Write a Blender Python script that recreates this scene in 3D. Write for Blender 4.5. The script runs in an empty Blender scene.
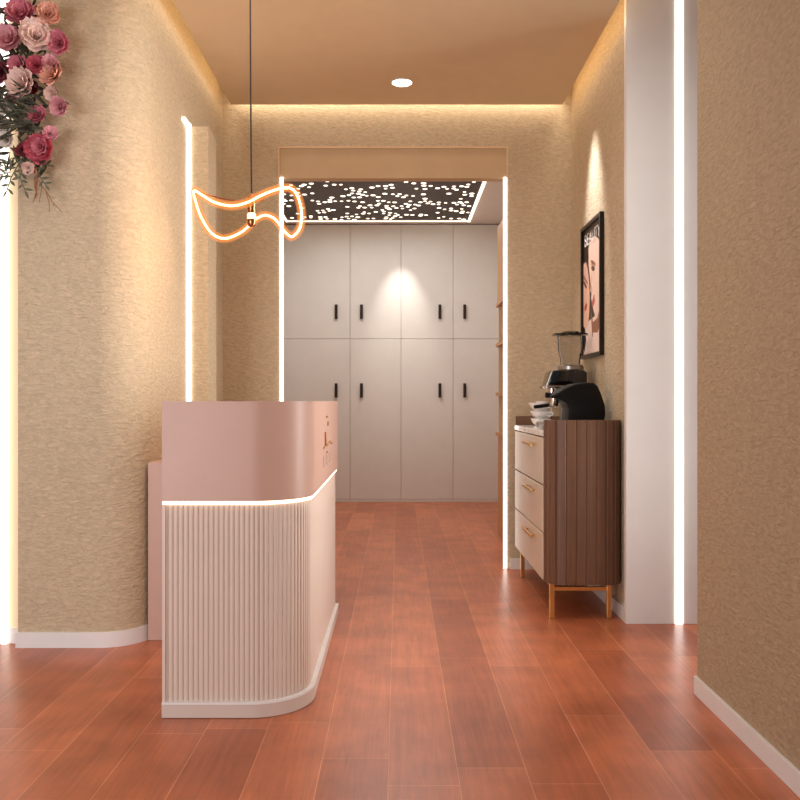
import bpy, bmesh, math, random
from mathutils import Vector, Matrix
random.seed(7)
C = bpy.context.scene.collection
PI = math.pi

# ------------------------------------------------------------------ materials
def lin(c):
    return tuple(((v/255)/12.92 if v/255 <= .04045 else ((v/255+.055)/1.055)**2.4) for v in c)

def new_mat(name):
    m = bpy.data.materials.new(name); m.use_nodes = True
    nt = m.node_tree
    return m, nt, nt.nodes['Principled BSDF']

def mat(name, col, rough=.5, metal=0., var=.06, nscale=8., bump=0., bscale=60., stretch=(1,1,1), spec=.5, coat=0., trans=0., ior=1.45):
    m, nt, b = new_mat(name)
    c = lin(col)
    N = nt.nodes; L = nt.links
    tc = N.new('ShaderNodeTexCoord'); mp = N.new('ShaderNodeMapping')
    mp.inputs['Scale'].default_value = stretch
    L.new(tc.outputs['Object'], mp.inputs['Vector'])
    nz = N.new('ShaderNodeTexNoise'); nz.inputs['Scale'].default_value = nscale; nz.inputs['Detail'].default_value = 3
    L.new(mp.outputs[0], nz.inputs['Vector'])
    rp = N.new('ShaderNodeValToRGB')
    rp.color_ramp.elements[0].position = .3; rp.color_ramp.elements[1].position = .7
    rp.color_ramp.elements[0].color = (*[v*(1-var) for v in c], 1)
    rp.color_ramp.elements[1].color = (*[min(1, v*(1+var)) for v in c], 1)
    L.new(nz.outputs['Fac'], rp.inputs['Fac']); L.new(rp.outputs['Color'], b.inputs['Base Color'])
    b.inputs['Roughness'].default_value = rough; b.inputs['Metallic'].default_value = metal
    b.inputs['Specular IOR Level'].default_value = spec
    b.inputs['Coat Weight'].default_value = coat
    b.inputs['Transmission Weight'].default_value = trans; b.inputs['IOR'].default_value = ior
    if bump:
        n2 = N.new('ShaderNodeTexNoise'); n2.inputs['Scale'].default_value = bscale; n2.inputs['Detail'].default_value = 4
        L.new(mp.outputs[0], n2.inputs['Vector'])
        bp = N.new('ShaderNodeBump'); bp.inputs['Strength'].default_value = 1; bp.inputs['Distance'].default_value = bump
        L.new(n2.outputs['Fac'], bp.inputs['Height']); L.new(bp.outputs[0], b.inputs['Normal'])
    return m

def emis(name, col, strength, base=(255, 250, 240)):
    m, nt, b = new_mat(name)
    b.inputs['Base Color'].default_value = (*lin(base), 1)
    b.inputs['Emission Color'].default_value = (*lin(col), 1)
    b.inputs['Emission Strength'].default_value = strength
    b.inputs['Roughness'].default_value = .6
    return m

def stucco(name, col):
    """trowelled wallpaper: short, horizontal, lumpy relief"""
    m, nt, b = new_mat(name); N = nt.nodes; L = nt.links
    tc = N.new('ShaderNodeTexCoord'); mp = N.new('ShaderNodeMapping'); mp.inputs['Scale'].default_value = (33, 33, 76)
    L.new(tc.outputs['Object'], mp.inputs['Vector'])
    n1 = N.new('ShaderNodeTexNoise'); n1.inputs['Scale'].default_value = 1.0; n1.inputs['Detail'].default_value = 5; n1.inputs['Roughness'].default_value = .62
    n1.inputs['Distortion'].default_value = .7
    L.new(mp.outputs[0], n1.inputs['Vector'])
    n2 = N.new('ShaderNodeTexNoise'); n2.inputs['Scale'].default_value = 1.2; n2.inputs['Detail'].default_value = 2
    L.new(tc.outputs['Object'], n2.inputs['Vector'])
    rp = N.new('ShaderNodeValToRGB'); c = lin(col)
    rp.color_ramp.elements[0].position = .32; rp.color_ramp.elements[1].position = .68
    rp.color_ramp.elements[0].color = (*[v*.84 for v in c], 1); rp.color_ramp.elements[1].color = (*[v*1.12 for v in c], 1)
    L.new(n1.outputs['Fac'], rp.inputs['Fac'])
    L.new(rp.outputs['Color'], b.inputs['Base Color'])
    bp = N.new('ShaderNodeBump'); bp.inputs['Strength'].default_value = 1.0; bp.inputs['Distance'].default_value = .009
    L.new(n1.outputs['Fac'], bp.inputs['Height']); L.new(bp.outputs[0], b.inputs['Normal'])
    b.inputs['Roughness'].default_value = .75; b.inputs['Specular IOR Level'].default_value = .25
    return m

def wood_floor():
    m, nt, b = new_mat('wood_floor'); N = nt.nodes; L = nt.links
    tc = N.new('ShaderNodeTexCoord')
    sp = N.new('ShaderNodeSeparateXYZ'); L.new(tc.outputs['Object'], sp.inputs[0])
    ax = N.new('ShaderNodeMath'); ax.operation = 'ADD'; ax.inputs[1].default_value = .028 + .205*30
    L.new(sp.outputs['X'], ax.inputs[0])
    ay = N.new('ShaderNodeMath'); ay.operation = 'ADD'; ay.inputs[1].default_value = 20.1
    L.new(sp.outputs['Y'], ay.inputs[0])
    # each row of planks slid by its own amount
    rw = N.new('ShaderNodeMath'); rw.operation = 'DIVIDE'; rw.inputs[1].default_value = .205; L.new(ax.outputs[0], rw.inputs[0])
    fl = N.new('ShaderNodeMath'); fl.operation = 'FLOOR'; L.new(rw.outputs[0], fl.inputs[0])
    wn = N.new('ShaderNodeTexWhiteNoise'); wn.noise_dimensions = '1D'; L.new(fl.outputs[0], wn.inputs['W'])
    ad = N.new('ShaderNodeMath'); ad.operation = 'ADD'; L.new(ay.outputs[0], ad.inputs[0]); L.new(wn.outputs['Value'], ad.inputs[1])
    cb = N.new('ShaderNodeCombineXYZ'); L.new(ad.outputs[0], cb.inputs['X']); L.new(ax.outputs[0], cb.inputs['Y'])
    br = N.new('ShaderNodeTexBrick'); br.offset = 0.0; br.squash = 1
    br.inputs['Scale'].default_value = 1; br.inputs['Brick Width'].default_value = 1.05; br.inputs['Row Height'].default_value = .205
    br.inputs['Mortar Size'].default_value = .0015; br.inputs['Mortar Smooth'].default_value = .3; br.inputs['Bias'].default_value = 0
    br.inputs['Color1'].default_value = (*lin((198, 116, 78)), 1); br.inputs['Color2'].default_value = (*lin((168, 92, 60)), 1)
    br.inputs['Mortar'].default_value = (*lin((216, 146, 106)), 1)  # glint along the plank seams put into a lighter seam colour
    L.new(cb.outputs[0], br.inputs['Vector'])
    mp = N.new('ShaderNodeMapping'); mp.inputs['Scale'].default_value = (38, 2.2, 1)
    L.new(tc.outputs['Object'], mp.inputs['Vector'])
    nz = N.new('ShaderNodeTexNoise'); nz.inputs['Scale'].default_value = 1; nz.inputs['Detail'].default_value = 6; nz.inputs['Roughness'].default_value = .65
    nz.inputs['Distortion'].default_value = 1.2
    L.new(mp.outputs[0], nz.inputs['Vector'])
    n3 = N.new('ShaderNodeTexNoise'); n3.inputs['Scale'].default_value = 5; n3.inputs['Detail'].default_value = 3
    L.new(tc.outputs['Object'], n3.inputs['Vector'])
    mul = N.new('ShaderNodeMath'); mul.operation = 'ADD'; L.new(nz.outputs['Fac'], mul.inputs[0]); L.new(n3.outputs['Fac'], mul.inputs[1])
    rp = N.new('ShaderNodeMapRange'); rp.inputs['From Min'].default_value = .7; rp.inputs['From Max'].default_value = 1.3
    rp.inputs['To Min'].default_value = .74; rp.inputs['To Max'].default_value = 1.24
    L.new(mul.outputs[0], rp.inputs['Value'])
    mx = N.new('ShaderNodeVectorMath'); mx.operation = 'SCALE'; L.new(br.outputs['Color'], mx.inputs[0]); L.new(rp.outputs[0], mx.inputs['Scale'])
    L.new(mx.outputs[0], b.inputs['Base Color'])
    bp = N.new('ShaderNodeBump'); bp.inputs['Strength'].default_value = .35; bp.inputs['Distance'].default_value = .002; bp.invert = True
    L.new(br.outputs['Fac'], bp.inputs['Height']); L.new(bp.outputs[0], b.inputs['Normal'])
    b.inputs['Roughness'].default_value = .32; b.inputs['Specular IOR Level'].default_value = .5
    return m

def wood(name, dark, light, sc=(30, 30, 2)):
    m, nt, b = new_mat(name); N = nt.nodes; L = nt.links
    tc = N.new('ShaderNodeTexCoord'); mp = N.new('ShaderNodeMapping'); mp.inputs['Scale'].default_value = sc
    L.new(tc.outputs['Object'], mp.inputs['Vector'])
    nz = N.new('ShaderNodeTexNoise'); nz.inputs['Scale'].default_value = 1.5; nz.inputs['Detail'].default_value = 5; nz.inputs['Distortion'].default_value = .8
    L.new(mp.outputs[0], nz.inputs['Vector'])
    rp = N.new('ShaderNodeValToRGB'); rp.color_ramp.elements[0].position = .3; rp.color_ramp.elements[1].position = .7
    rp.color_ramp.elements[0].color = (*lin(dark), 1); rp.color_ramp.elements[1].color = (*lin(light), 1)
    L.new(nz.outputs['Fac'], rp.inputs['Fac']); L.new(rp.outputs['Color'], b.inputs['Base Color'])
    b.inputs['Roughness'].default_value = .45
    return m

def marble_mat():
    m, nt, b = new_mat('white_marble'); N = nt.nodes; L = nt.links
    tc = N.new('ShaderNodeTexCoord')
    nz = N.new('ShaderNodeTexNoise'); nz.inputs['Scale'].default_value = 5; nz.inputs['Detail'].default_value = 8; nz.inputs['Distortion'].default_value = 2.5
    L.new(tc.outputs['Object'], nz.inputs['Vector'])
    rp = N.new('ShaderNodeValToRGB')
    rp.color_ramp.elements[0].position = .44; rp.color_ramp.elements[0].color = (*lin((238, 234, 228)), 1)
    rp.color_ramp.elements[1].position = .56; rp.color_ramp.elements[1].color = (*lin((238, 234, 228)), 1)
    e = rp.color_ramp.elements.new(.5); e.color = (*lin((196, 190, 184)), 1)
    L.new(nz.outputs['Fac'], rp.inputs['Fac']); L.new(rp.outputs['Color'], b.inputs['Base Color'])
    b.inputs['Roughness'].default_value = .12
    return m

def glow_halo():  # faintly emissive shell imitating the bloom round the neon
    m = bpy.data.materials.new('amber_glow_halo'); m.use_nodes = True
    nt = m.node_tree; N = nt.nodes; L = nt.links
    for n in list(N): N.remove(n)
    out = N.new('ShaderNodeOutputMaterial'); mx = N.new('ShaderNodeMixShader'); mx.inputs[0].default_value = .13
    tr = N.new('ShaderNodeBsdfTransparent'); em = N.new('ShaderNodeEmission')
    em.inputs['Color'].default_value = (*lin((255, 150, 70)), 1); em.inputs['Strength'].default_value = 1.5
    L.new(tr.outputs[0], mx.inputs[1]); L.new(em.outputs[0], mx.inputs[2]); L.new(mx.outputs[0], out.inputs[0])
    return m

def glass_mat(name, col=(245, 245, 245)):
    m = bpy.data.materials.new(name); m.use_nodes = True
    nt = m.node_tree; N = nt.nodes; L = nt.links
    for n in list(N): N.remove(n)
    out = N.new('ShaderNodeOutputMaterial'); mx = N.new('ShaderNodeMixShader')
    fr = N.new('ShaderNodeFresnel'); fr.inputs['IOR'].default_value = 1.1
    tr = N.new('ShaderNodeBsdfTransparent'); tr.inputs['Color'].default_value = (*lin(col), 1)
    gl = N.new('ShaderNodeBsdfGlossy'); gl.inputs['Roughness'].default_value = .05
    L.new(fr.outputs[0], mx.inputs[0]); L.new(tr.outputs[0], mx.inputs[1]); L.new(gl.outputs[0], mx.inputs[2]); L.new(mx.outputs[0], out.inputs[0])
    return m

M = dict(
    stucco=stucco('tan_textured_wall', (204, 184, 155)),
    stucco_shaded=stucco('tan_textured_wall_shaded', (184, 162, 133)),  # same wall darkened: the near right wall's dimness is put into its colour
    ceil=mat('tan_ceiling_paint', (220, 198, 164), .8, var=.02),
    lintel=mat('tan_smooth_paint', (202, 176, 140), .7, var=.03, bump=.001, bscale=90),
    trimline=mat('pale_tan_bead', (232, 200, 160), .5, var=.02),
    white=mat('white_paint', (232, 226, 221), .5, var=.015),
    cream=mat('cream_paint', (236, 214, 180), .6, var=.02),
    base=mat('white_baseboard', (232, 228, 226), .35, var=.02),
    corridor=mat('corridor_white_paint', (222, 212, 202), .7, var=.02),
    floor=wood_floor(),
    ward=mat('greige_lacquer', (212, 207, 200), .38, var=.015),
    gap=mat('shadow_gap', (188, 178, 168), .8),
    bronze=mat('dark_bronze', (52, 42, 36), .4, .6),
    oak=wood('honey_oak', (176, 120, 66), (206, 152, 92)),
    pink=mat('dusty_pink_satin_lacquer', (196, 158, 142), .42, var=.015),
    pinkpale=mat('pale_pink_lacquer', (214, 194, 180), .42, var=.015),
    plinth=mat('pale_pink_plinth', (208, 190, 178), .35, var=.02),
    gold=mat('brushed_gold', (224, 184, 116), .3, 1., var=.05),
    walnut=wood('walnut_brown', (100, 68, 48), (111, 77, 55)),
    drawer=mat('taupe_lacquer', (204, 188, 168), .3, var=.015),
    marble=marble_mat(),
    black=mat('matte_black_plastic', (7, 6, 6), .5, var=.1, spec=.3),
    gloss=mat('gloss_black_plastic', (12, 12, 13), .08, var=.1, coat=.5),
    chrome=mat('chrome', (205, 200, 195), .12, 1., var=.02),
    steel=mat('brushed_steel', (170, 164, 158), .3, 1., var=.04),
    porcelain=mat('white_porcelain', (244, 240, 236), .15, var=.01),
    glass=glass_mat('clear_glass'),
    copper=mat('polished_copper', (196, 120, 78), .25, 1.),
    collar=emis('warm_glass', (255, 216, 165), .9),
    cord=mat('black_cord', (40, 28, 22), .6),
    panel=mat('dark_mirror_panel', (62, 48, 38), .5, var=.05),
    led=emis('cool_white_led', (255, 249, 243), 2.8),
    ledsoft=emis('soft_white_led', (255, 248, 238), 1.9),
    ledwarm=emis('warm_led', (255, 232, 196), 3.2),
    star=emis('star_light', (255, 240, 218), 2.2),
    neon=emis('neon_core', (255, 210, 145), 9.),
    halo=glow_halo(),
    lamp=emis('lamp_lens', (255, 244, 225), 9.),
    frame=mat('black_picture_frame', (16, 12, 11), .3, var=.1),
)

# ------------------------------------------------------------------ mesh helpers
def link(name, bm, m, parent=None, smooth=None, loc=None):
    bmesh.ops.recalc_face_normals(bm, faces=bm.faces)
    me = bpy.data.meshes.new(name); bm.to_mesh(me); bm.free()
    ms = m if isinstance(m, (list, tuple)) else [m]
    for x in ms: me.materials.append(x)
    if smooth is not None:
        for p in me.polygons: p.use_smooth = True
        me.set_sharp_from_angle(angle=math.radians(smooth))
    o = bpy.data.objects.new(name, me); C.objects.link(o)
    if parent is not None:
        o.parent = parent
        o.location = -parent.location        # meshes are written in room coordinates
    return o

def box(bm, x0, x1, y0, y1, z0, z1, bev=0, seg=2):
    g = bmesh.ops.create_cube(bm, size=1)
    vs = g['verts']
    for v in vs:
        v.co = Vector((x0+(v.co.x+.5)*(x1-x0), y0+(v.co.y+.5)*(y1-y0), z0+(v.co.z+.5)*(z1-z0)))
    if bev:
        es = list({e for v in vs for e in v.link_edges})
        bmesh.ops.bevel(bm, geom=es, offset=bev, segments=seg, affect='EDGES', profile=.5)
    return bm

def B(*a, **k): return box(bmesh.new(), *a, **k)

def prism(bm, pts, z0, z1):
    lo = [bm.verts.new((x, y, z0)) for x, y in pts]; hi = [bm.verts.new((x, y, z1)) for x, y in pts]
    n = len(pts)
    for i in range(n):
        j = (i+1) % n
        bm.faces.new((lo[i], lo[j], hi[j], hi[i]))
    bm.faces.new(hi); bm.faces.new(lo[::-1])
    return bm

def arc(cx, cy, r, a0, a1, n=12):
    return [(cx+r*math.cos(math.radians(a0+(a1-a0)*i/n)), cy+r*math.sin(math.radians(a0+(a1-a0)*i/n))) for i in range(n+1)]

def tube(bm, pts, r, seg=8, closed=False, taper=None):
    pts = [Vector(p) for p in pts]; n = len(pts); rings = []
    prev = None
    for i, p in enumerate(pts):
        if closed: t = (pts[(i+1) % n]-pts[i-1])
        else: t = pts[min(i+1, n-1)]-pts[max(i-1, 0)]
        t.normalize()
        if prev is None:
            ref = Vector((0, 0, 1)) if abs(t.z) < .9 else Vector((1, 0, 0))
            u = t.cross(ref).normalized()
        else:
            u = (prev - t*prev.dot(t)).normalized()
        prev = u
        w = t.cross(u)
        rr = r if taper is None else r*(1+(taper-1)*i/max(1, n-1))
        rings.append([bm.verts.new(p+(u*math.cos(2*PI*k/seg)+w*math.sin(2*PI*k/seg))*rr) for k in range(seg)])
    m = n if closed else n-1
    for i in range(m):
        a, b = rings[i], rings[(i+1) % n]
        off = 0
        if closed and i == n-1:      # match the closing ring
            off = min(range(seg), key=lambda o: (a[0].co-b[o].co).length)
        for k in range(seg):
            bm.faces.new((a[k], a[(k+1) % seg], b[(k+1+off) % seg], b[(k+off) % seg]))
    if not closed:
        bm.faces.new(rings[0][::-1]); bm.faces.new(rings[-1])
    return bm

def lathe(bm, prof, cx, cy, seg=24, cap=True):
    rings = []
    for r, z in prof:
        rings.append([bm.verts.new((cx+r*math.cos(2*PI*k/seg), cy+r*math.sin(2*PI*k/seg), z)) for k in range(seg)])
    for a, b in zip(rings, rings[1:]):
        for k in range(seg):
            bm.faces.new((a[k], a[(k+1) % seg], b[(k+1) % seg], b[k]))
    if cap:
        bm.faces.new(rings[0][::-1]); bm.faces.new(rings[-1])
    return bm

def empty(name, loc, label, cat, group=None):
    o = bpy.data.objects.new(name, None); C.objects.link(o); o.location = loc
    o.empty_display_size = .1
    return tag(o, label, cat, group)

def tag(o, label, cat, group=None):
    o['label'] = label; o['category'] = cat
    if group: o['group'] = group
    return o

def struct(name, bm, m, smooth=None, parent=None):
    o = link(name, bm, m, parent, smooth)
    if parent is None: o['kind'] = 'structure'
    return o

# ------------------------------------------------------------------ room shell  (x right, y away from the camera, z up; metres)
struct('floor', B(-3.4, 2.6, -2.0, 9.3, -.1, 0), M['floor'])
struct('ceiling', B(-3.4, 2.6, -2.0, 5.50, 3.16, 3.28), M['ceil'])
struct('ceiling_hall', B(-1.4, 1.4, 5.50, 9.3, 3.03, 3.28), M['corridor'])

# left wall: front face, rounded corner, side going back
lp = [(-1.696, 3.66)] + arc(-1.337, 3.85, .19, -90, 0, 20) + [(-1.147, 5.37), (-1.696, 5.37)]
struct('wall_left', prism(bmesh.new(), lp, 0, 3.16), M['stucco'], 40)
bp_ = [(-1.704, 3.652)] + arc(-1.337, 3.85, .198, -90, -19, 14) + arc(-1.337, 3.85, .189, -19, -90, 14) + [(-1.704, 3.661)]
struct('baseboard_left', prism(bmesh.new(), bp_, 0, .069), M['base'], 40)
# reveal at its left end and the pale panel beyond it
struct('trim_1', B(-1.80, -1.697, 3.73, 3.80, 0, 3.16), M['cream'])
struct('baseboard_left_reveal', B(-1.765, -1.705, 3.718, 3.73, 0, .069), M['base'])
struct('wall_left_panel', B(-3.4, -1.80, 3.715, 3.80, 0, 3.16), M['white'])
# shallow pilaster on the left wall
struct('trim_2', B(-1.148, -1.033, 4.46, 4.66, 0, 2.593), M['stucco'])
# right near wall
struct('wall_right_near', B(1.123, 1.25, -2.0, 3.08, 0, 3.16, bev=.004), M['stucco_shaded'])
struct('baseboard_right_near', B(1.111, 1.1235, -2.0, 3.083, 0, .068, bev=.002), M['base'])
# white wall across the side passage, then the long right wall
struct('wall_right_white', B(1.123, 2.6, 4.04, 4.075, 0, 3.16, bev=.003), M['white'])
struct('wall_right', B(1.137, 1.40, 4.075, 5.37, 0, 3.16), M['stucco'])
struct('baseboard_right', B(1.125, 1.137, 4.076, 5.358, 0, .069), M['base'])
# back wall around the opening
bm = bmesh.new()
box(bm, -1.40, -.779, 5.37, 5.50, 0, 3.16); box(bm, .714, 1.40, 5.37, 5.50, 0, 3.16); box(bm, -.779, .714, 5.37, 5.50, 2.763, 3.16)
struct('wall_back', bm, M['stucco'])
struct('trim_3', B(-.779, .714, 5.376, 5.455, 2.56, 2.763), M['lintel'])
bm = bmesh.new()
box(bm, -.785, .720, 5.366, 5.372, 2.757, 2.766); box(bm, -.785, -.776, 5.366, 5.372, 2.56, 2.757); box(bm, .711, .720, 5.366, 5.372, 2.56, 2.757)
struct('trim_4', bm, M['trimline'])
bm = bmesh.new(); box(bm, .735, 1.125, 5.358, 5.37, 0, .069)
struct('baseboard_back', bm, M['base'])
struct('baseboard_back_left', B(-1.147, -.80, 5.358, 5.37, 0, .069), M['base'])
# hall behind the opening
struct('wall_hall_left', B(-1.40, -1.25, 5.50, 9.3, 0, 3.03), M['corridor'])
struct('wall_hall_right', B(1.25, 1.40, 5.50, 9.3, 0, 3.03), M['corridor'])
struct('wall_hall_back', B(-1.25, 1.25, 9.2, 9.3, 0, 3.03), M['corridor'])
# suspended ceiling panel with its light cove
struct('ceiling_panel', B(-1.077, 1.058, -2.0, 5.285, 3.01, 3.06), M['ceil'])

# ------------------------------------------------------------------ LED strips
def led(name, bm, label, m='led', grp='vertical light strips'):
    return tag(link(name, bm, M[m]), label, 'light strip', grp)
led('light_strip', B(-.773, -.749, 5.362, 5.376, .002, 2.565, bev=.004), 'white light strip on the left jamb of the opening to the wardrobe')
led('light_strip', B(.689, .713, 5.362, 5.376, .002, 2.565, bev=.004), 'white light strip on the right jamb of the opening, left of the sideboard')
bm = B(-1.147, -1.124, 4.444, 4.46, .002, 2.606, bev=.003); box(bm, -1.147, -1.129, 4.35, 4.447, 2.588, 2.608, bev=.003)
led('light_strip', bm, 'white light strip with short bent top on the left wall behind the reception desk')
led('light_strip', B(1.366, 1.402, 4.033, 4.0401, .002, 3.158), 'white light strip set in the white wall on the right')
led('light_strip', B(-1.792, -1.768, 3.700, 3.7299, .002, 3.158), 'white light strip at far left edge beside the rounded wall', 'ledsoft')

# ------------------------------------------------------------------ recessed downlight
t = empty('downlight', (.024, 4.91, 3.01), 'round white recessed downlight in the tan ceiling panel', 'ceiling light')
link('lamp_lens', lathe(bmesh.new(), [(.058, 3.0095), (.058, 3.0065), (.052, 3.0045)], .024, 4.91, 28), M['lamp'], t, 40)
bm = bmesh.new()
lathe(bm, [(.058, 3.0095), (.066, 3.0095), (.066, 3.005), (.060, 3.003), (.058, 3.0065)], .024, 4.91, 28, cap=False)
link('trim_ring', bm, M['white'], t, 40)

# ------------------------------------------------------------------ starry light panel in the hall
t = empty('star_light_panel', (-.21, 7.9, 3.03), 'dark ceiling panel dotted with small white star lights and a glowing border', 'ceiling light')
SX0, SX1, SY0, SY1 = -1.19, .764, 7.0, 8.72
link('panel', B(SX0, SX1, SY0, SY1, 3.014, 3.0299), M['panel'], t)
bm = bmesh.new()
w = .017
box(bm, SX0, SX1, SY1-w, SY1+.004, 3.006, 3.015); box(bm, SX0, SX1, SY0-.004, SY0+w, 3.006, 3.015)
box(bm, SX0-.004, SX0+w, SY0, SY1, 3.006, 3.015); box(bm, SX1-w-.008, SX1+.004, SY0, SY1, 3.006, 3.015)
link('light_border', bm, M['star'], t)
bm = bmesh.new(); rnd = random.Random(12)
pts = []
while len(pts) < 210:
    cx, cy = rnd.uniform(SX0+.06, SX1-.06), rnd.uniform(SY0+.06, SY1-.06)
    for q_ in range(rnd.choice((1, 1, 2, 3, 4))):
        if SX0+.05 < cx < SX1-.05 and SY0+.05 < cy < SY1-.05 and all((cx-a)**2+(cy-b)**2 > .052**2 for a, b in pts):
            pts.append((cx, cy)); r = rnd.uniform(.016, .026)
            lathe(bm, [(r, 3.0145), (r*.9, 3.011)], cx, cy, 8)
        cx += rnd.choice((-1, 1, 1))*rnd.uniform(.05, .07); cy += rnd.uniform(-.06, .06)
o = link('star_dots', bm, M['star'], t); o['kind'] = 'stuff'

# ------------------------------------------------------------------ built-in wardrobe at the end of the hall
t = empty('wardrobe', (0, 8.96, 0), 'wall-wide greige built-in wardrobe with upper and lower flat doors behind the opening', 'wardrobe')
link('carcass', B(-1.245, 1.245, 8.955, 9.19, .002, 3.026), M['gap'], t)
xs = [-1.245, -1.083, -.522, .033, .600, 1.155, 1.245]
link('filler_panel', B(xs[5]+.002, xs[6], 8.93, 8.955, .03, 3.02), M['ward'], t)
link('kick_board', B(-1.245, 1.245, 8.929, 8.955, .002, .0285), M['ward'], t)
for (z0, z1, hz) in ((.03, 1.7745, 1.215), (1.7780, 3.02, 2.07)):
    for k in range(4):
        x0, x1 = (xs[0] if k == 0 else xs[k+1])+.0015, xs[k+2]-.0015
        d = link('door', B(x0, x1, 8.928, 8.954, z0, z1, bev=.003), M['ward'], t)
        hx = (xs[2]-.15 if k == 0 else xs[2]+.125) if k < 2 else (xs[4]-.145 if k == 2 else xs[4]+.125)
        hb = B(hx-.016, hx+.016, 8.898, 8.910, hz-.078, hz+.078, bev=.003)
        box(hb, hx-.006, hx+.006, 8.905, 8.929, hz-.06, hz-.045); box(hb, hx-.006, hx+.006, 8.905, 8.929, hz+.045, hz+.06)
        link('handle', hb, M['bronze'], d).location = (0, 0, 0)

# ------------------------------------------------------------------ oak shelving just inside the opening
t = empty('shelving_unit', (1.03, 6.3, 0), 'honey oak shelving unit just inside the right jamb of the opening', 'shelves')
SXa, SXb, SYa, SYb = .822, 1.245, 5.75, 6.78
bm = B(SXa+.005, SXb, SYa, SYb, .002, .815)
link('base_cabinet', bm, M['oak'], t)
link('cabinet_top', B(SXa-.012, SXb, SYa, SYb+.03, .815, .845), M['oak'], t)
link('top_cabinet', B(SXa, SXb, SYa, SYb, 1.905, 2.53), M['oak'], t)
link('back_panel', B(1.215, 1.245, SYa, SYb, .845, 1.905), M['cream'], t)
link('end_panel', B(SXa+.008, 1.215, SYb-.02, SYb, .845, 1.905), M['cream'], t)
for z in (1.14, 1.545, 1.875):
    link('shelf', B(SXa-.012, 1.215, SYa, SYb+.02, z, z+.03), M['oak'], t)

# ------------------------------------------------------------------ reception desk
t = empty('reception_desk', (-.5, 3.6, 0), 'dusty pink reception desk with reeded front and a warm light line round it', 'desk')
R_ = .20; FX0, FX1, FY0, FY1 = -.819, -.312, 2.845, 4.24
def desk_path(off, step=None, amp=0, pitch=.0178):
    """outer outline of the counter, from its left front edge round the corner to its far end, inset by off"""
    L1 = (FX1-R_)-FX0; L2 = R_*PI/2; L3 = FY1-(FY0+R_); T = L1+L2+L3
    n = int(T/step) if step else None
    ss = [T*i/n for i in range(n+1)] if step else sorted(set([0, L1]+[L1+L2*i/16 for i in range(17)]+[T]))
    out = []
    for s in ss:
        d = off-(amp*abs(math.sin(PI*s/pitch))**.32 if amp else 0)
        if s <= L1: out.append((FX0+s, FY0+d))
        elif s <= L1+L2:
            a = -PI/2+(s-L1)/R_; out.append((FX1-R_+(R_-d)*math.cos(a), FY0+R_+(R_-d)*math.sin(a)))
        else: out.append((FX1-d, FY0+R_+(s-L1-L2)))
    return out
IN = [(-.58, FY1), (-.58, 3.15), (FX0, 3.15)]
def ring(off, z0, z1, **k):
    return prism(bmesh.new(), desk_path(off, **k)+IN, z0, z1)
link('counter_top_band', ring(0, .752, 1.099), M['pink'], t, 40)
link('light_line', ring(.005, .740, .752), M['ledwarm'], t, 40)
link('reeded_front', ring(.018, .0545, .740, step=.0178/12, amp=.0065), M['pinkpale'], t, 50)
link('end_stile', B(FX0-.001, FX0+.010, FY0+.006, 3.15, .0545, .742), M['pinkpale'], t)
link('plinth', ring(-.004, .002, .048), M['plinth'], t, 40)
link('plinth_highlight', ring(-.005, .048, .0545), M['base'], t, 40)  # white strip painted as the highlight along the plinth's top edge
link('side_worktop', B(-1.1465, -.581, 3.775, 4.235, .785, .818, bev=.002), M['pink'], t)
link('side_panel', B(-1.1465, -.581, 3.762, 3.7745, .002, .818), M['pink'], t)
link('side_panel', B(-1.1465, -.581, 4.215, 4.235, .002, .785), M['pink'], t)
# gold emblem on the side of the counter: a tall stroke on a curved foot, a tick and loose specks, small letters below
bm = bmesh.new(); X = FX1+.003
def gy(px): return .312*820/(398-px)
def gz(px, py): return 1.1-(py-401)*gy(px)/820
def strk(pts, r): tube(bm, [(X, gy(a), gz(a, b)) for a, b in pts], r, 6)
strk([(324.6, 432), (324.7, 438), (324.9, 445)], .005)
strk([(323.2, 448), (324.2, 446.6), (325.2, 445.2), (326.6, 445.6), (328.2, 443.2), (330.2, 441)], .004)
strk([(328.6, 441.6), (330.4, 442.2), (331, 443.5)], .004)
for a, b in ((326.2, 416.8), (327.4, 422.4), (327.3, 424.6), (326.6, 452.0)): strk([(a, b-.9), (a, b+.9)], .004)
link('emblem', bm, M['gold'], t, 60)
for k_ in range(6):
    y0 = 3.42+k_*.075; bm = bmesh.new()
    box(bm, FX1, FX1+.002, y0, y0+.006, .868-.045, .868); box(bm, FX1, FX1+.002, y0, y0+.035, .868-.045*(k_ % 2)-.005, .868-.045*(k_ % 2))
    link('letter', bm, M['plinth'], t)

# ------------------------------------------------------------------ sideboard
t = empty('sideboard', (.93, 4.66, 0), 'walnut brown sideboard with rounded reeded ends and taupe drawers under a marble top', 'sideboard')
def end_panel(far):
    """slatted end with both outer corners rounded"""
    x0, x1, y0, y1, r = .747, 1.135, 4.100, 4.205, .100
    L1 = PI/2*r; L2 = (x1-x0-2*r); T = 2*L1+L2; n = 420; out = []
    for i in range(n+1):
        s = T*i/n
        g = min((s % .0505), .0505-(s % .0505)); d = .005*max(0, 1-g/.005) + .0012*max(0, 1-abs(((s+.0252) % .0505)-.0)/.0015)
        if s <= L1: a = PI+s/r; out.append((x0+r+(r-d)*math.cos(a), y0+r+(r-d)*math.sin(a)))
        elif s <= L1+L2: out.append((x0+r+s-L1, y0+d))
        else: a = 1.5*PI+(s-L1-L2)/r; out.append((x1-r+(r-d)*math.cos(a), y0+r+(r-d)*math.sin(a)))
    out = out+[(x1, y1), (x0, y1)]
    if far: out = [(x, 4.10+5.30-y) for x, y in out]
    return prism(bmesh.new(), out, .178, 1.003)
link('end_panel', end_panel(False), M['walnut'], t, 25)
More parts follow.
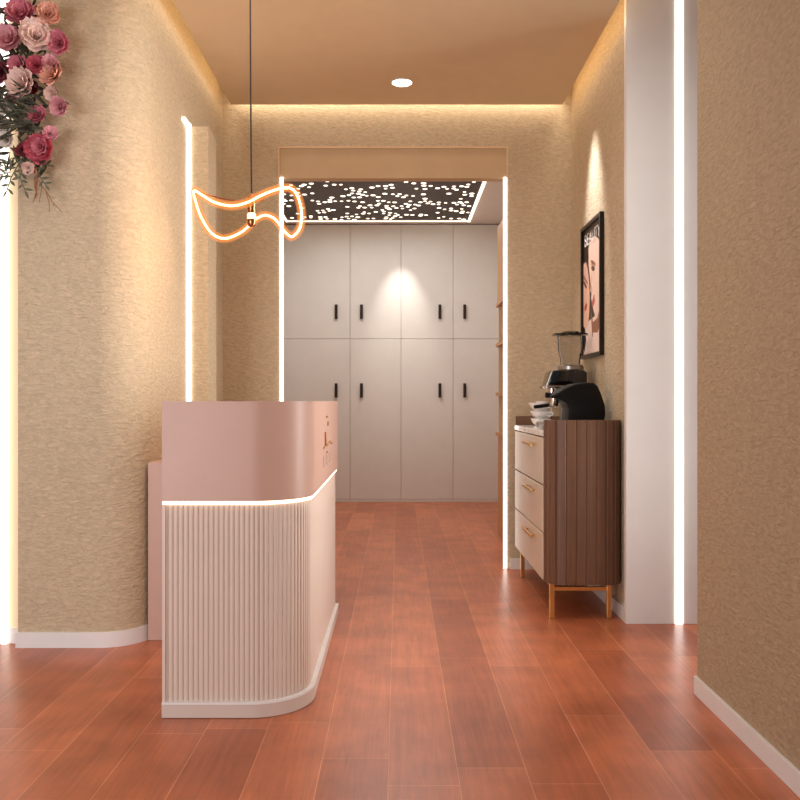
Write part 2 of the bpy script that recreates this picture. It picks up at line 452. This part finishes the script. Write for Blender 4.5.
link('end_panel', end_panel(True), M['walnut'], t, 25)
link('back_rail', B(1.100, 1.124, 4.205, 5.195, .178, .995), M['walnut'], t)
link('carcass', B(.764, 1.100, 4.205, 5.195, .180, .918), M['walnut'], t)
link('marble_top', B(.738, 1.100, 4.2055, 5.1945, .918, .948, bev=.004), M['marble'], t)
for z0, z1 in ((.182, .420), (.427, .665), (.672, .912)):
    d = link('drawer', B(.741, .765, 4.208, 5.192, z0, z1, bev=.004), M['drawer'], t)
    zc = z1-.048
    hb = B(.712, .722, 4.40, 4.72, zc-.009, zc+.009, bev=.003)
    box(hb, .718, .742, 4.445, 4.460, zc-.006, zc+.006); box(hb, .718, .742, 4.66, 4.675, zc-.006, zc+.006)
    link('handle', hb, M['gold'], d).location = (0, 0, 0)
for y in (4.150, 5.120):
    for x in (.7775, 1.066):
        link('leg', B(x-.012, x+.012, y-.012, y+.012, .001, .178, bev=.002), M['gold'], t)
    link('cross_rail', B(.7895, 1.054, y-.008, y+.008, .142, .160), M['gold'], t)
link('long_rail', B(.7695, .7855, 4.162, 5.108, .160, .178), M['gold'], t)
link('long_rail', B(1.058, 1.074, 4.162, 5.108, .160, .178), M['gold'], t)

# ------------------------------------------------------------------ coffee machines and cups
ZT = .948
t = empty('capsule_coffee_machine', (.97, 4.42, ZT), 'matte black coffee machine with rounded overhanging head at near end of sideboard', 'coffee machine')
def side_prism(prof, y0, y1, bev=.012):
    """profile in x-z, given depth in y"""
    bm = bmesh.new()
    a = [bm.verts.new((x, y0, z)) for x, z in prof]; b = [bm.verts.new((x, y1, z)) for x, z in prof]
    n = len(prof)
    for i in range(n):
        j = (i+1) % n; bm.faces.new((a[i], a[j], b[j], b[i]))
    bm.faces.new(a); bm.faces.new(b[::-1])
    bmesh.ops.recalc_face_normals(bm, faces=bm.faces)
    es = [e for e in bm.edges if (e.verts[0].co.y == e.verts[1].co.y)]
    bmesh.ops.bevel(bm, geom=es, offset=bev, segments=3, affect='EDGES', profile=.5)
    return bm
body = [(.895, ZT+.002), (1.085, ZT+.002), (1.098, 1.030), (1.096, 1.075), (1.078, 1.130), (1.058, 1.178), (1.035, 1.196), (.985, 1.199), (.935, 1.192), (.885, 1.172),
        (.845, 1.146), (.815, 1.130), (.813, 1.118), (.840, 1.112), (.868, 1.102), (.892, 1.085), (.905, 1.055)]
link('body', side_prism(body, 4.33, 4.52), M['black'], t, 30)
bm = bmesh.new(); tube(bm, [(.795, 4.425, 1.133), (.835, 4.425, 1.130)], .014, 12)
link('brew_lever', bm, M['black'], t, 40)
bm = bmesh.new(); lathe(bm, [(.020, 1.072), (.024, 1.085), (.026, 1.112), (.026, 1.118)], .842, 4.425, 16)
link('brew_spout', bm, M['chrome'], t, 40)
bm = bmesh.new(); box(bm, .775, .90, 4.345, 4.505, ZT+.001, ZT+.022, bev=.006)
for k in range(5): box(bm, .785+k*.022, .795+k*.022, 4.36, 4.49, ZT+.022, ZT+.025)
link('drip_tray', bm, M['steel'], t, 30)

t = empty('espresso_machine', (.97, 4.80, ZT), 'gloss black and chrome espresso machine with clear bean hopper behind the matte black one', 'espresso machine')
hous = [(.862, 1.190), (.884, 1.268), (.892, 1.276), (1.070, 1.276), (1.085, 1.262), (1.085, 1.190)]
link('upper_housing', side_prism(hous, 4.70, 4.92, .006), M['gloss'], t, 30)
link('front_lip', B(.850, 1.085, 4.695, 4.925, 1.172, 1.190, bev=.006), M['chrome'], t, 30)
link('back_column', B(.965, 1.085, 4.72, 4.91, ZT+.03, 1.172, bev=.006), M['steel'], t, 30)
link('base_tray', B(.830, 1.085, 4.70, 4.92, ZT+.001, ZT+.032, bev=.005), M['steel'], t, 30)
bm = bmesh.new(); lathe(bm, [(.028, 1.10), (.034, 1.115), (.034, 1.172)], .905, 4.81, 18)
link('group_head', bm, M['chrome'], t, 40)
p = link('portafilter', lathe(bmesh.new(), [(.020, 1.062), (.034, 1.070), (.036, 1.100), (.030, 1.102)], .905, 4.81, 18), M['chrome'], t, 40)
bm = bmesh.new(); tube(bm, [(.872, 4.79, 1.075), (.83, 4.76, 1.070), (.79, 4.735, 1.066)], .011, 10)
link('handle', bm, M['black'], p, 40).location = (0, 0, 0)
bm = bmesh.new(); lathe(bm, [(.072, 1.277), (.078, 1.283), (.078, 1.303), (.070, 1.310)], 1.010, 4.81, 28)
link('hopper_collar', bm, M['steel'], t, 40)
bm = bmesh.new(); lathe(bm, [(.055, 1.310), (.058, 1.345), (.070, 1.400), (.074, 1.482), (.071, 1.482), (.067, 1.400), (.055, 1.345), (.052, 1.312)], 1.010, 4.81, 28, cap=False)
link('bean_hopper', bm, M['glass'], t, 40)
bm = bmesh.new(); lathe(bm, [(.100, 1.482), (.105, 1.486), (.103, 1.494), (.060, 1.498), (.050, 1.506), (.001, 1.507)], 1.010, 4.81, 32)
link('hopper_lid', bm, M['gloss'], t, 40)
bm = bmesh.new(); tube(bm, [(1.075, 4.72, 1.20), (1.092, 4.69, 1.17), (1.092, 4.685, 1.09), (1.082, 4.68, 1.03)], .006, 8)
link('steam_wand', bm, M['chrome'], t, 40)

def cup(x, y, z, r, h, label, first=[None]):
    if first[0] is None:
        e = empty('coffee_cup', (0, 0, 0), label, 'cup', 'white cups on the sideboard')
        k = 1.
        link('bowl', lathe(bmesh.new(), [(.030, 0), (.033, .006), (.044, .022), (.054, .050), (.056, .060), (.053, .060), (.050, .048), (.040, .020), (.004, .012)], 0, 0, 24), M['porcelain'], e, 40)
        bm = bmesh.new(); tube(bm, [(-.050, 0, .046), (-.068, 0, .050), (-.078, 0, .038), (-.070, 0, .024), (-.044, 0, .022)], .0045, 8)
        link('handle', bm, M['porcelain'], e, 60)
        first[0] = e
    else:
        e = first[0].copy(); C.objects.link(e)
        for ch in list(first[0].children):
            c = ch.copy(); C.objects.link(c); c.parent = e
        e['label'] = label
    e.rotation_euler.z = 2.4; e.location = (x, y, z); e.scale = (r, r, h)
    return e
cup(.872, 5.025, ZT+.0005, 1.05, .75, 'white porcelain cup at bottom of the stack on the marble top')
cup(.874, 5.023, ZT+.0465, 1.15, .75, 'white porcelain cup in the middle of the stack')
a = cup(.872, 5.025, ZT+.0925, 1.3, .8, 'white porcelain cup on top of the stack'); a.rotation_euler.z = 2.1
b = cup(.905, 5.148, ZT+.0005, .74, 2.5, 'tall white cup standing behind the stacked cups'); b.rotation_euler.z = 3.1

# ------------------------------------------------------------------ framed poster
PY0, PY1, PZ0, PZ1 = 4.52, 5.005, 1.354, 2.146
t = empty('framed_poster', (1.13, 4.76, 1.354), 'black framed beauty poster of two women’s faces above the sideboard', 'poster')
bm = bmesh.new(); f = .022
box(bm, 1.113, 1.1365, PY0, PY0+f, PZ0, PZ1); box(bm, 1.113, 1.1365, PY1-f, PY1, PZ0, PZ1)
box(bm, 1.113, 1.1365, PY0+f, PY1-f, PZ1-f, PZ1); box(bm, 1.113, 1.1365, PY0+f, PY1-f, PZ0, PZ0+f)
link('frame', bm, M['frame'], t)
pcol = {k: mat('print_'+k, c, .35, var=v, nscale=14) for k, c, v in (
    ('dark', (52, 32, 24), .2), ('hair', (36, 20, 15), .2), ('skin', (250, 216, 198), .05), ('skinshade', (214, 158, 132), .07), ('skin2', (238, 190, 166), .06),
    ('shadow', (150, 94, 72), .12), ('lip', (206, 92, 92), .05), ('lip2', (190, 58, 58), .05), ('eye', (84, 58, 48), .1), ('ink', (246, 238, 230), .02), ('body', (250, 220, 206), .04))}
keys = list(pcol)
bm = bmesh.new(); layer = [0]
def P(u, v, d): return (1.1285-d, (PY1-f)-u*((PY1-f)-(PY0+f)), PZ0+f+v*(PZ1-PZ0-2*f))
def poly(key, pts, d):
    vs = [bm.verts.new(P(u, v, d)) for u, v in pts]
    fc = bm.faces.new(vs); fc.material_index = keys.index(key)
def blob(key, cu, cv, ru, rv, rot, d, n=20, egg=0):
    pts = []
    for i in range(n):
        a = 2*PI*i/n; x = ru*math.cos(a); y = rv*math.sin(a)
        x *= 1+egg*math.sin(a)
        pts.append((cu+x*math.cos(rot)-y*math.sin(rot)*.6, cv+x*math.sin(rot)*1.6+y*math.cos(rot)))
    poly(key, [(min(1, max(0, u)), min(1, max(0, v))) for u, v in pts], d)
poly('dark', [(0, 0), (1, 0), (1, 1), (0, 1)], 0)
poly('body', [(0, 0), (1, 0), (1, .20), (.86, .30), (.62, .28), (.40, .27), (.2, .25), (0, .16)], .0006)
poly('skin2', [(0, .74), (.10, .76), (.24, .70), (.34, .56), (.36, .44), (.34, .33), (.28, .24), (.12, .20), (0, .24)], .0008)   # second woman, left
poly('hair', [(0, .24), (.10, .20), (.16, .12), (.06, .03), (0, .05)], .0010)
blob('eye', .10, .565, .10, .018, -.2, .0011); blob('shadow', .12, .605, .14, .012, -.2, .0012)
blob('lip2', .13, .385, .085, .022, .1, .0013)
poly('hair', [(.04, .74), (.16, .80), (.30, .72), (.33, .60), (.28, .66), (.14, .75)], .0013)
poly('shadow', [(.42, .36), (.55, .24), (.80, .26), (.92, .40), (.92, .20), (.62, .08), (.50, .14)], .0014)   # under the chin
poly('body', [(.56, .16), (.90, .14), (1, .10), (1, 0), (.48, 0)], .0016)
poly('skin', [(.30, .84), (.42, .90), (.62, .90), (.82, .86), (1, .78), (1, .42), (.92, .33), (.80, .27), (.68, .275), (.58, .33), (.50, .39), (.45, .44), (.475, .47), (.40, .495), (.42, .53), (.38, .60), (.31, .70)], .0018)
poly('skinshade', [(.88, .82), (1, .78), (1, .42), (.90, .34), (.93, .50), (.92, .66)], .0021)
blob('shadow', .56, .700, .13, .014, -.12, .0024); blob('eye', .56, .655, .10, .020, -.08, .0024); blob('skinshade', .56, .682, .13, .012, -.08, .0022)
poly('skinshade', [(.41, .53), (.47, .60), (.50, .64), (.46, .54), (.52, .49), (.475, .475)], .0022)
blob('lip', .57, .410, .085, .020, .25, .0024); blob('lip', .60, .385, .07, .014, .25, .0025)
poly('hair', [(.22, .98), (1, .98), (1, .70), (.95, .82), (.80, .88), (.62, .905), (.42, .90), (.30, .84), (.24, .76)], .0019)
poly('hair', [(0, 1), (1, 1), (1, .95), (.0, .95)], .0020)
link('print', bm, [pcol[k] for k in keys], t)
cu = bpy.data.curves.new('lettering', 'FONT'); cu.body = 'BEAUTY'; cu.size = .105; cu.align_x = 'CENTER'; cu.extrude = .0004
to = bpy.data.objects.new('lettering', cu); C.objects.link(to)
bpy.context.view_layer.update()
me = bpy.data.meshes.new_from_object(to.evaluated_get(bpy.context.evaluated_depsgraph_get()))
bpy.data.objects.remove(to)
me.materials.clear(); me.materials.append(pcol['ink'])
mt = Matrix.Translation(Vector(P(.52, .865, .0035))) @ Matrix(((0, 0, -1, 0), (-1, 0, 0, 0), (0, 1, 0, 0), (0, 0, 0, 1)))
me.transform(mt)
o = bpy.data.objects.new('lettering', me); C.objects.link(o); o.parent = t; o.location = -t.location

# ------------------------------------------------------------------ neon loop pendant
PX, PY = -.625, 3.5
t = empty('neon_pendant_lamp', (PX, PY, 1.90), 'glowing amber neon loop pendant hanging on a black cord above the desk', 'pendant lamp')
def q(px, py, dy):          # a point of the traced loop; dy is how far it swings towards or away from the room
    y = PY-dy; return Vector(((px-398)*y/820, y, 1.1+(401-py)*y/820))
trace = [(193.8, 191, 0), (202, 195, .05), (215, 202.5, .09), (232, 205.8, .11), (247, 202.5, .12), (260, 196, .11), (272, 191, .09), (283, 188, .06), (291, 188.5, .03), (297.5, 196, 0),
         (301.5, 212, -.03), (300, 227.5, -.06), (292.5, 236.5, -.08), (286, 233, -.09), (280, 225, -.10), (273.5, 218, -.11), (265, 215.3, -.12), (257.5, 218, -.12), (250, 225, -.11), (240, 233, -.10),
         (225, 238.5, -.09), (212.5, 234, -.07), (202.5, 220, -.05), (196.3, 204, -.02)]
K = [q(*a) for a in trace]
def catmull(K, m=8):
    out = []; n = len(K)
    for i in range(n):
        a, b, c, d = K[i-1], K[i], K[(i+1) % n], K[(i+2) % n]
        for j in range(m):
            s = j/m
            out.append(.5*((2*b)+(c-a)*s+(2*a-5*b+4*c-d)*s*s+(3*b-a-3*c+d)*s**3))
    return out
loop = catmull(K)
link('neon_tube', tube(bmesh.new(), loop, .0046, 10, closed=True), M['neon'], t, 80)
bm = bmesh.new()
for rr in (.0085, .0125, .0165, .0205): tube(bm, loop, rr, 12, closed=True)  # nested shells added for the soft glow around the tube
link('tube_halo', bm, M['halo'], t, 80)
bm = bmesh.new(); tube(bm, [(PX, PY, 1.975), (PX-.002, PY, 2.2), (PX-.004, PY+.002, 2.4), (PX-.006, PY, 3.0)], .0035, 8)
link('cord', bm, M['cord'], t, 60)
bm = bmesh.new(); lathe(bm, [(.045, 2.992), (.05, 2.996), (.05, 3.009)], PX-.006, PY, 24)
link('ceiling_rose', bm, M['cord'], t, 40)
link('socket', lathe(bmesh.new(), [(.006, 1.985), (.012, 1.978), (.0195, 1.970), (.0195, 1.905), (.017, 1.902)], PX, PY, 20), M['copper'], t, 40)
link('glass_collar', lathe(bmesh.new(), [(.015, 1.902), (.019, 1.895), (.019, 1.878), (.015, 1.872)], PX, PY, 20), M['collar'], t, 40)
link('end_cap', lathe(bmesh.new(), [(.0205, 1.874), (.0205, 1.858), (.014, 1.846), (.002, 1.843)], PX, PY, 20), M['copper'], t, 40)
bm = bmesh.new()
e1 = K[0]; e2 = K[6]; tube(bm, [(PX, PY, 1.950), (PX-.11, PY, 1.958), tuple(K[0])], .003, 6)
tube(bm, [(PX, PY, 1.945), (PX+.06, PY-.05, 1.945), (PX+.068, PY-.08, 1.965), tuple(K[6])], .003, 6)
tube(bm, [(PX, PY, 1.868), tuple(K[18])], .003, 6)
link('support_arm', bm, M['copper'], t, 60)

# ------------------------------------------------------------------ hanging flower arrangement
FY = 3.56
def fp(px, py, dy=0): return Vector(((px-398)*(FY+dy)/820, FY+dy, 1.1+(401-py)*(FY+dy)/820))
t = empty('flower_garland', fp(28, 120), 'garland of pink roses, pale blooms and dark leaves hanging on the rounded left wall', 'flowers')
fm = {k: mat('petal_'+k, c, .6, var=.12, nscale=30) for k, c in (('pale', (244, 214, 204)), ('pink', (218, 132, 148)), ('deep', (206, 98, 116)), ('rose', (230, 170, 178)), ('peach', (240, 184, 162)), ('white', (246, 234, 224)), ('wine', (140, 64, 74)))}
leafm = mat('dark_olive_leaf', (58, 58, 44), .55, var=.3, nscale=20)
leafm2 = mat('grey_green_leaf', (94, 98, 76), .55, var=.25, nscale=20)
twigm = mat('dry_brown_twig', (140, 88, 62), .7, var=.2)
def petal(bm, base, dirv, up, L, W, curl):
    """cupped petal: a 5 x 4 patch that leaves base along dirv and curls to up"""
    side = dirv.cross(up).normalized(); g = []
    for i in range(5):
        s = i/4; row = []
        wd = W*math.sin(PI*(.12+.74*s))**.8
        for j in range(5):
            k = (j-2)/2
            p = base+dirv*(L*s*(1-.25*curl*s))+up*(L*curl*s*s*.8)+side*(wd*k*.5)+up*(.22*W*abs(k)**2)
            p += Vector((random.uniform(-1, 1), random.uniform(-1, 1), random.uniform(-1, 1)))*L*.03
            row.append(bm.verts.new(p))
        g.append(row)
    for i in range(4):
        for j in range(4):
            bm.faces.new((g[i][j], g[i][j+1], g[i+1][j+1], g[i+1][j]))
def flower(px, py, rpx, key, dy=-.03, tilt=(0, 0)):
    c = fp(px, py, dy); r = 1.18*rpx*FY/820
    ax = Vector((tilt[0], -1, tilt[1])).normalized()
    ref = Vector((0, 0, 1)); u = ax.cross(ref).normalized(); v = u.cross(ax)
    bm = bmesh.new()
    for ringi, (n, tiltk, L, W, base) in enumerate(((8, .15, 1.0, .85, 0), (7, .55, .86, .75, .06), (6, 1.1, .68, .6, .12), (5, 2.0, .50, .48, .16), (4, 3.5, .36, .34, .20))):
        for k in range(n):
            a = 2*PI*(k+.37*ringi)/n+random.uniform(-.15, .15)
            d = (u*math.cos(a)+v*math.sin(a)+ax*tiltk).normalized()
            petal(bm, c+ax*(base*r*.6), d, ax, L*r*random.uniform(.9, 1.08), W*r, .35)
    link('flower', bm, fm[key], t, 60)
for a in ((25, 86, 15, 'pale'), (20, 67, 10, 'pink'), (37, 66, 9, 'deep'), (55, 76, 12, 'peach'), (51, 64, 8, 'rose'), (53, 93, 7, 'pale'), (61, 107, 9, 'rose'),
          (38, 117, 9, 'pink'), (40, 149, 14, 'deep'), (41, 147, 8, 'pink', -.055), (24, 151, 7, 'wine'), (50, 134, 7, 'rose'), (5, 126, 9, 'white'), (7, 140, 8, 'white'), (3, 108, 8, 'white'), (36, 88, 6, 'wine'),
          (10, 42, 14, 'rose'), (36, 38, 15, 'pale'), (60, 44, 11, 'pink'), (2, 72, 10, 'wine'), (22, 16, 13, 'pink'), (48, 15, 11, 'peach'), (28, 168, 6, 'pale'), (12, 100, 6, 'rose')):
    flower(*a[:4], dy=(a[4] if len(a) > 4 else random.uniform(-.05, -.02)), tilt=(random.uniform(-.35, .5), random.uniform(-.4, .3)))
def leaf(bm, p, d, L, W):
    n = Vector((random.uniform(-.4, .4), -1, random.uniform(-.4, .4))).normalized()
    s = d.cross(n).normalized(); pts = []
    for k, wv in ((0, .05), (.25, .75), (.5, 1), (.75, .68), (1, .02)):
        c = p+d*(L*k)-n*(L*.18*k*k)*-1
        pts.append((bm.verts.new(c-s*W*wv*.5+n*W*.12), bm.verts.new(c), bm.verts.new(c+s*W*wv*.5+n*W*.12)))
    for a, b in zip(pts, pts[1:]):
        bm.faces.new((a[0], a[1], b[1], b[0])); bm.faces.new((a[1], a[2], b[2], b[1]))
bm = bmesh.new()
for k in range(210):
    px = random.gauss(24, 15); py = random.uniform(5, 165)
    if px > 62: px = random.uniform(10, 55)
    a = random.uniform(-PI, PI); d = Vector((math.cos(a), random.uniform(-.5, .1), math.sin(a)-.3)).normalized()
    leaf(bm, fp(px, py, random.uniform(-.03, .05)), d, random.uniform(.045, .10), random.uniform(.010, .022))
for k in range(60):
    px, py = random.uniform(8, 42), random.uniform(88, 135)
    a = random.uniform(PI*.6, PI*1.4); d = Vector((math.cos(a), -.35, math.sin(a)*.8)).normalized()
    leaf(bm, fp(px, py, random.uniform(-.07, -.03)), d, random.uniform(.06, .12), .011)
link('foliage', bm, leafm, t, 60)
stems = bmesh.new()
for (path, n) in (([(26, 152), (18, 165), (11, 178), (7, 190)], 9), ([(28, 155), (22, 168), (20, 178), (25, 190)], 9), ([(36, 158), (40, 163), (47, 165)], 5), ([(34, 165), (41, 178), (45, 184)], 5), ([(12, 158), (4, 165), (-4, 168)], 6), ([(10, 172), (3, 174), (-4, 176)], 5)):
    bm = bmesh.new(); P3 = [fp(a, b, -.02+.01*random.random()) for a, b in path]
    tube(bm, P3, .0022, 5)
    for k in range(n):
        s = (k+.6)/n*(len(P3)-1); i = min(int(s), len(P3)-2); p = P3[i].lerp(P3[i+1], s-i); d = (P3[i+1]-P3[i]).normalized()
        sd = Vector((d.z, -.2, -d.x))*(1 if k % 2 else -1)
        leaf(bm, p, (d*.7+sd).normalized(), random.uniform(.028, .042), .013)
    leaf(bm, P3[-1], (P3[-1]-P3[-2]).normalized(), .04, .013)
    link('leafy_spray', bm, leafm2, t, 60)
for path, r in (([(31, 158), (35, 172), (37, 182), (36, 198)], .0045), ([(36, 176), (42, 186), (48, 194), (53, 203), (62, 212)], .0024), ([(46, 191), (49, 202), (49.5, 212)], .0020), ([(37, 190), (34, 200), (32, 203)], .0020), ([(42, 186), (41, 193), (39, 203)], .0018),
                ([(48, 195), (55, 199)], .0016), ([(53, 203), (54, 207)], .0014), ([(33, 160), (36, 172), (35, 186), (37, 195)], .006)):
    tube(stems, [fp(a, b, -.015) for a, b in path], r, 6, taper=.5)
link('twigs', stems, twigm, t, 60)
bm = bmesh.new(); tube(bm, [fp(a, b, -.015) for a, b in ((5, 137), (12, 149), (19, 158), (26, 150))], .005, 6, taper=.5)
link('ribbon', bm, twigm, t, 60)
for a, b in ((25, 40), (28, 120)):
    bm = bmesh.new(); tube(bm, [fp(a, b, 0), (fp(a, b, 0).x, 3.6608, fp(a, b, 0).z)], .004, 6); link('hook', bm, M['steel'], t, 60)

# ------------------------------------------------------------------ lights
def area(name, loc, rot, sx, sy, power, col=(255, 214, 165), spread=PI):
    l = bpy.data.lights.new(name, 'AREA'); l.shape = 'RECTANGLE'; l.size = sx; l.size_y = sy; l.energy = power; l.color = lin(col); l.spread = spread
    o = bpy.data.objects.new(name, l); C.objects.link(o); o.location = loc; o.rotation_euler = rot
    return o
def spot(name, loc, tgt, power, ang, col=(255, 240, 220), blend=.6, size=.02):
    l = bpy.data.lights.new(name, 'SPOT'); l.energy = power; l.spot_size = math.radians(ang); l.spot_blend = blend; l.color = lin(col); l.shadow_soft_size = size
    o = bpy.data.objects.new(name, l); C.objects.link(o); o.location = loc
    o.rotation_euler = (Vector(tgt)-Vector(loc)).to_track_quat('-Z', 'Y').to_euler()
    return o
WARM = (255, 240, 214)
area('cove_lamp_back', (-.01, 5.30, 3.075), (math.radians(50), 0, 0), 2.1, .06, 3.0, WARM)
area('cove_lamp_left', (-1.095, 3.4, 3.075), (0, math.radians(-50), 0), .04, 3.7, 7, WARM)
area('cove_lamp_right', (1.075, 4.6, 3.075), (0, math.radians(50), 0), .04, 1.4, 3.5, WARM)
spot('downlight_lamp', (.024, 4.91, 2.99), (.024, 4.91, 0), 45, 100, (255, 250, 244), .8, .05)
area('ceiling_fill_front', (-1.3, 1.7, 2.98), (0, 0, 0), 1.4, 1.4, 21, (255, 251, 246))  # unseen overhead panel added as fill for the front left
area('ceiling_fill_mid', (-.05, 3.3, 2.98), (0, 0, 0), 1.2, .8, 12, (255, 251, 246))  # second unseen overhead panel, added to lift the middle of the room
area('low_left_fill', (-2.0, -1.0, .85), (PI/2, 0, 0), 1.6, 1.4, 44, (252, 250, 252), math.radians(120))  # unseen low area light added behind the camera to brighten the left wall
area('hall_lamp', (-.2, 7.6, 2.96), (0, 0, 0), 1.6, 1.2, 33, (255, 251, 248))
area('passage_fill', (2.4, 3.3, 1.5), (0, math.radians(90), 0), 2.2, .5, 26, (254, 252, 248), math.radians(80))  # unseen area light added in the passage to brighten the desk side
spot('poster_lamp', (.90, 4.75, 2.985), (1.13, 4.75, 2.02), 120, 42, (250, 250, 252), 1, .05)
spot('left_wall_fill', (-.50, 4.0, 2.985), (-1.147, 4.02, 1.2), 44, 34, (255, 226, 200), 1, .03)  # unseen ceiling spot added to brighten the left wall beside the desk
spot('wardrobe_lamp', (.033, 8.56, 2.97), (.033, 8.93, 1.95), 60, 46, (255, 246, 236), 1, .03)
l = bpy.data.lights.new('neon_glow', 'POINT'); l.energy = 5.5; l.color = lin((255, 190, 120)); l.shadow_soft_size = .008
o = bpy.data.objects.new('neon_glow', l); C.objects.link(o); o.location = (-.72, 3.66, 1.86)

w = bpy.data.worlds.new('World'); bpy.context.scene.world = w; w.use_nodes = True
w.node_tree.nodes['Background'].inputs[0].default_value = (*lin((250, 248, 252)), 1)
w.node_tree.nodes['Background'].inputs[1].default_value = .22

# ------------------------------------------------------------------ camera
cd = bpy.data.cameras.new('Camera'); cd.sensor_width = 36; cd.lens = 36.9; cd.shift_x = .0025; cd.shift_y = .00125; cd.clip_start = .05
cam = bpy.data.objects.new('Camera', cd); C.objects.link(cam); cam.location = (0, 0, 1.1); cam.rotation_euler = (PI/2, 0, 0)
sc = bpy.context.scene; sc.camera = cam
sc.view_settings.view_transform = 'Standard'; sc.view_settings.look = 'None'; sc.view_settings.exposure = 0
sc.cycles.use_denoising = True
sc.cycles.max_bounces = 8; sc.cycles.sample_clamp_indirect = 6
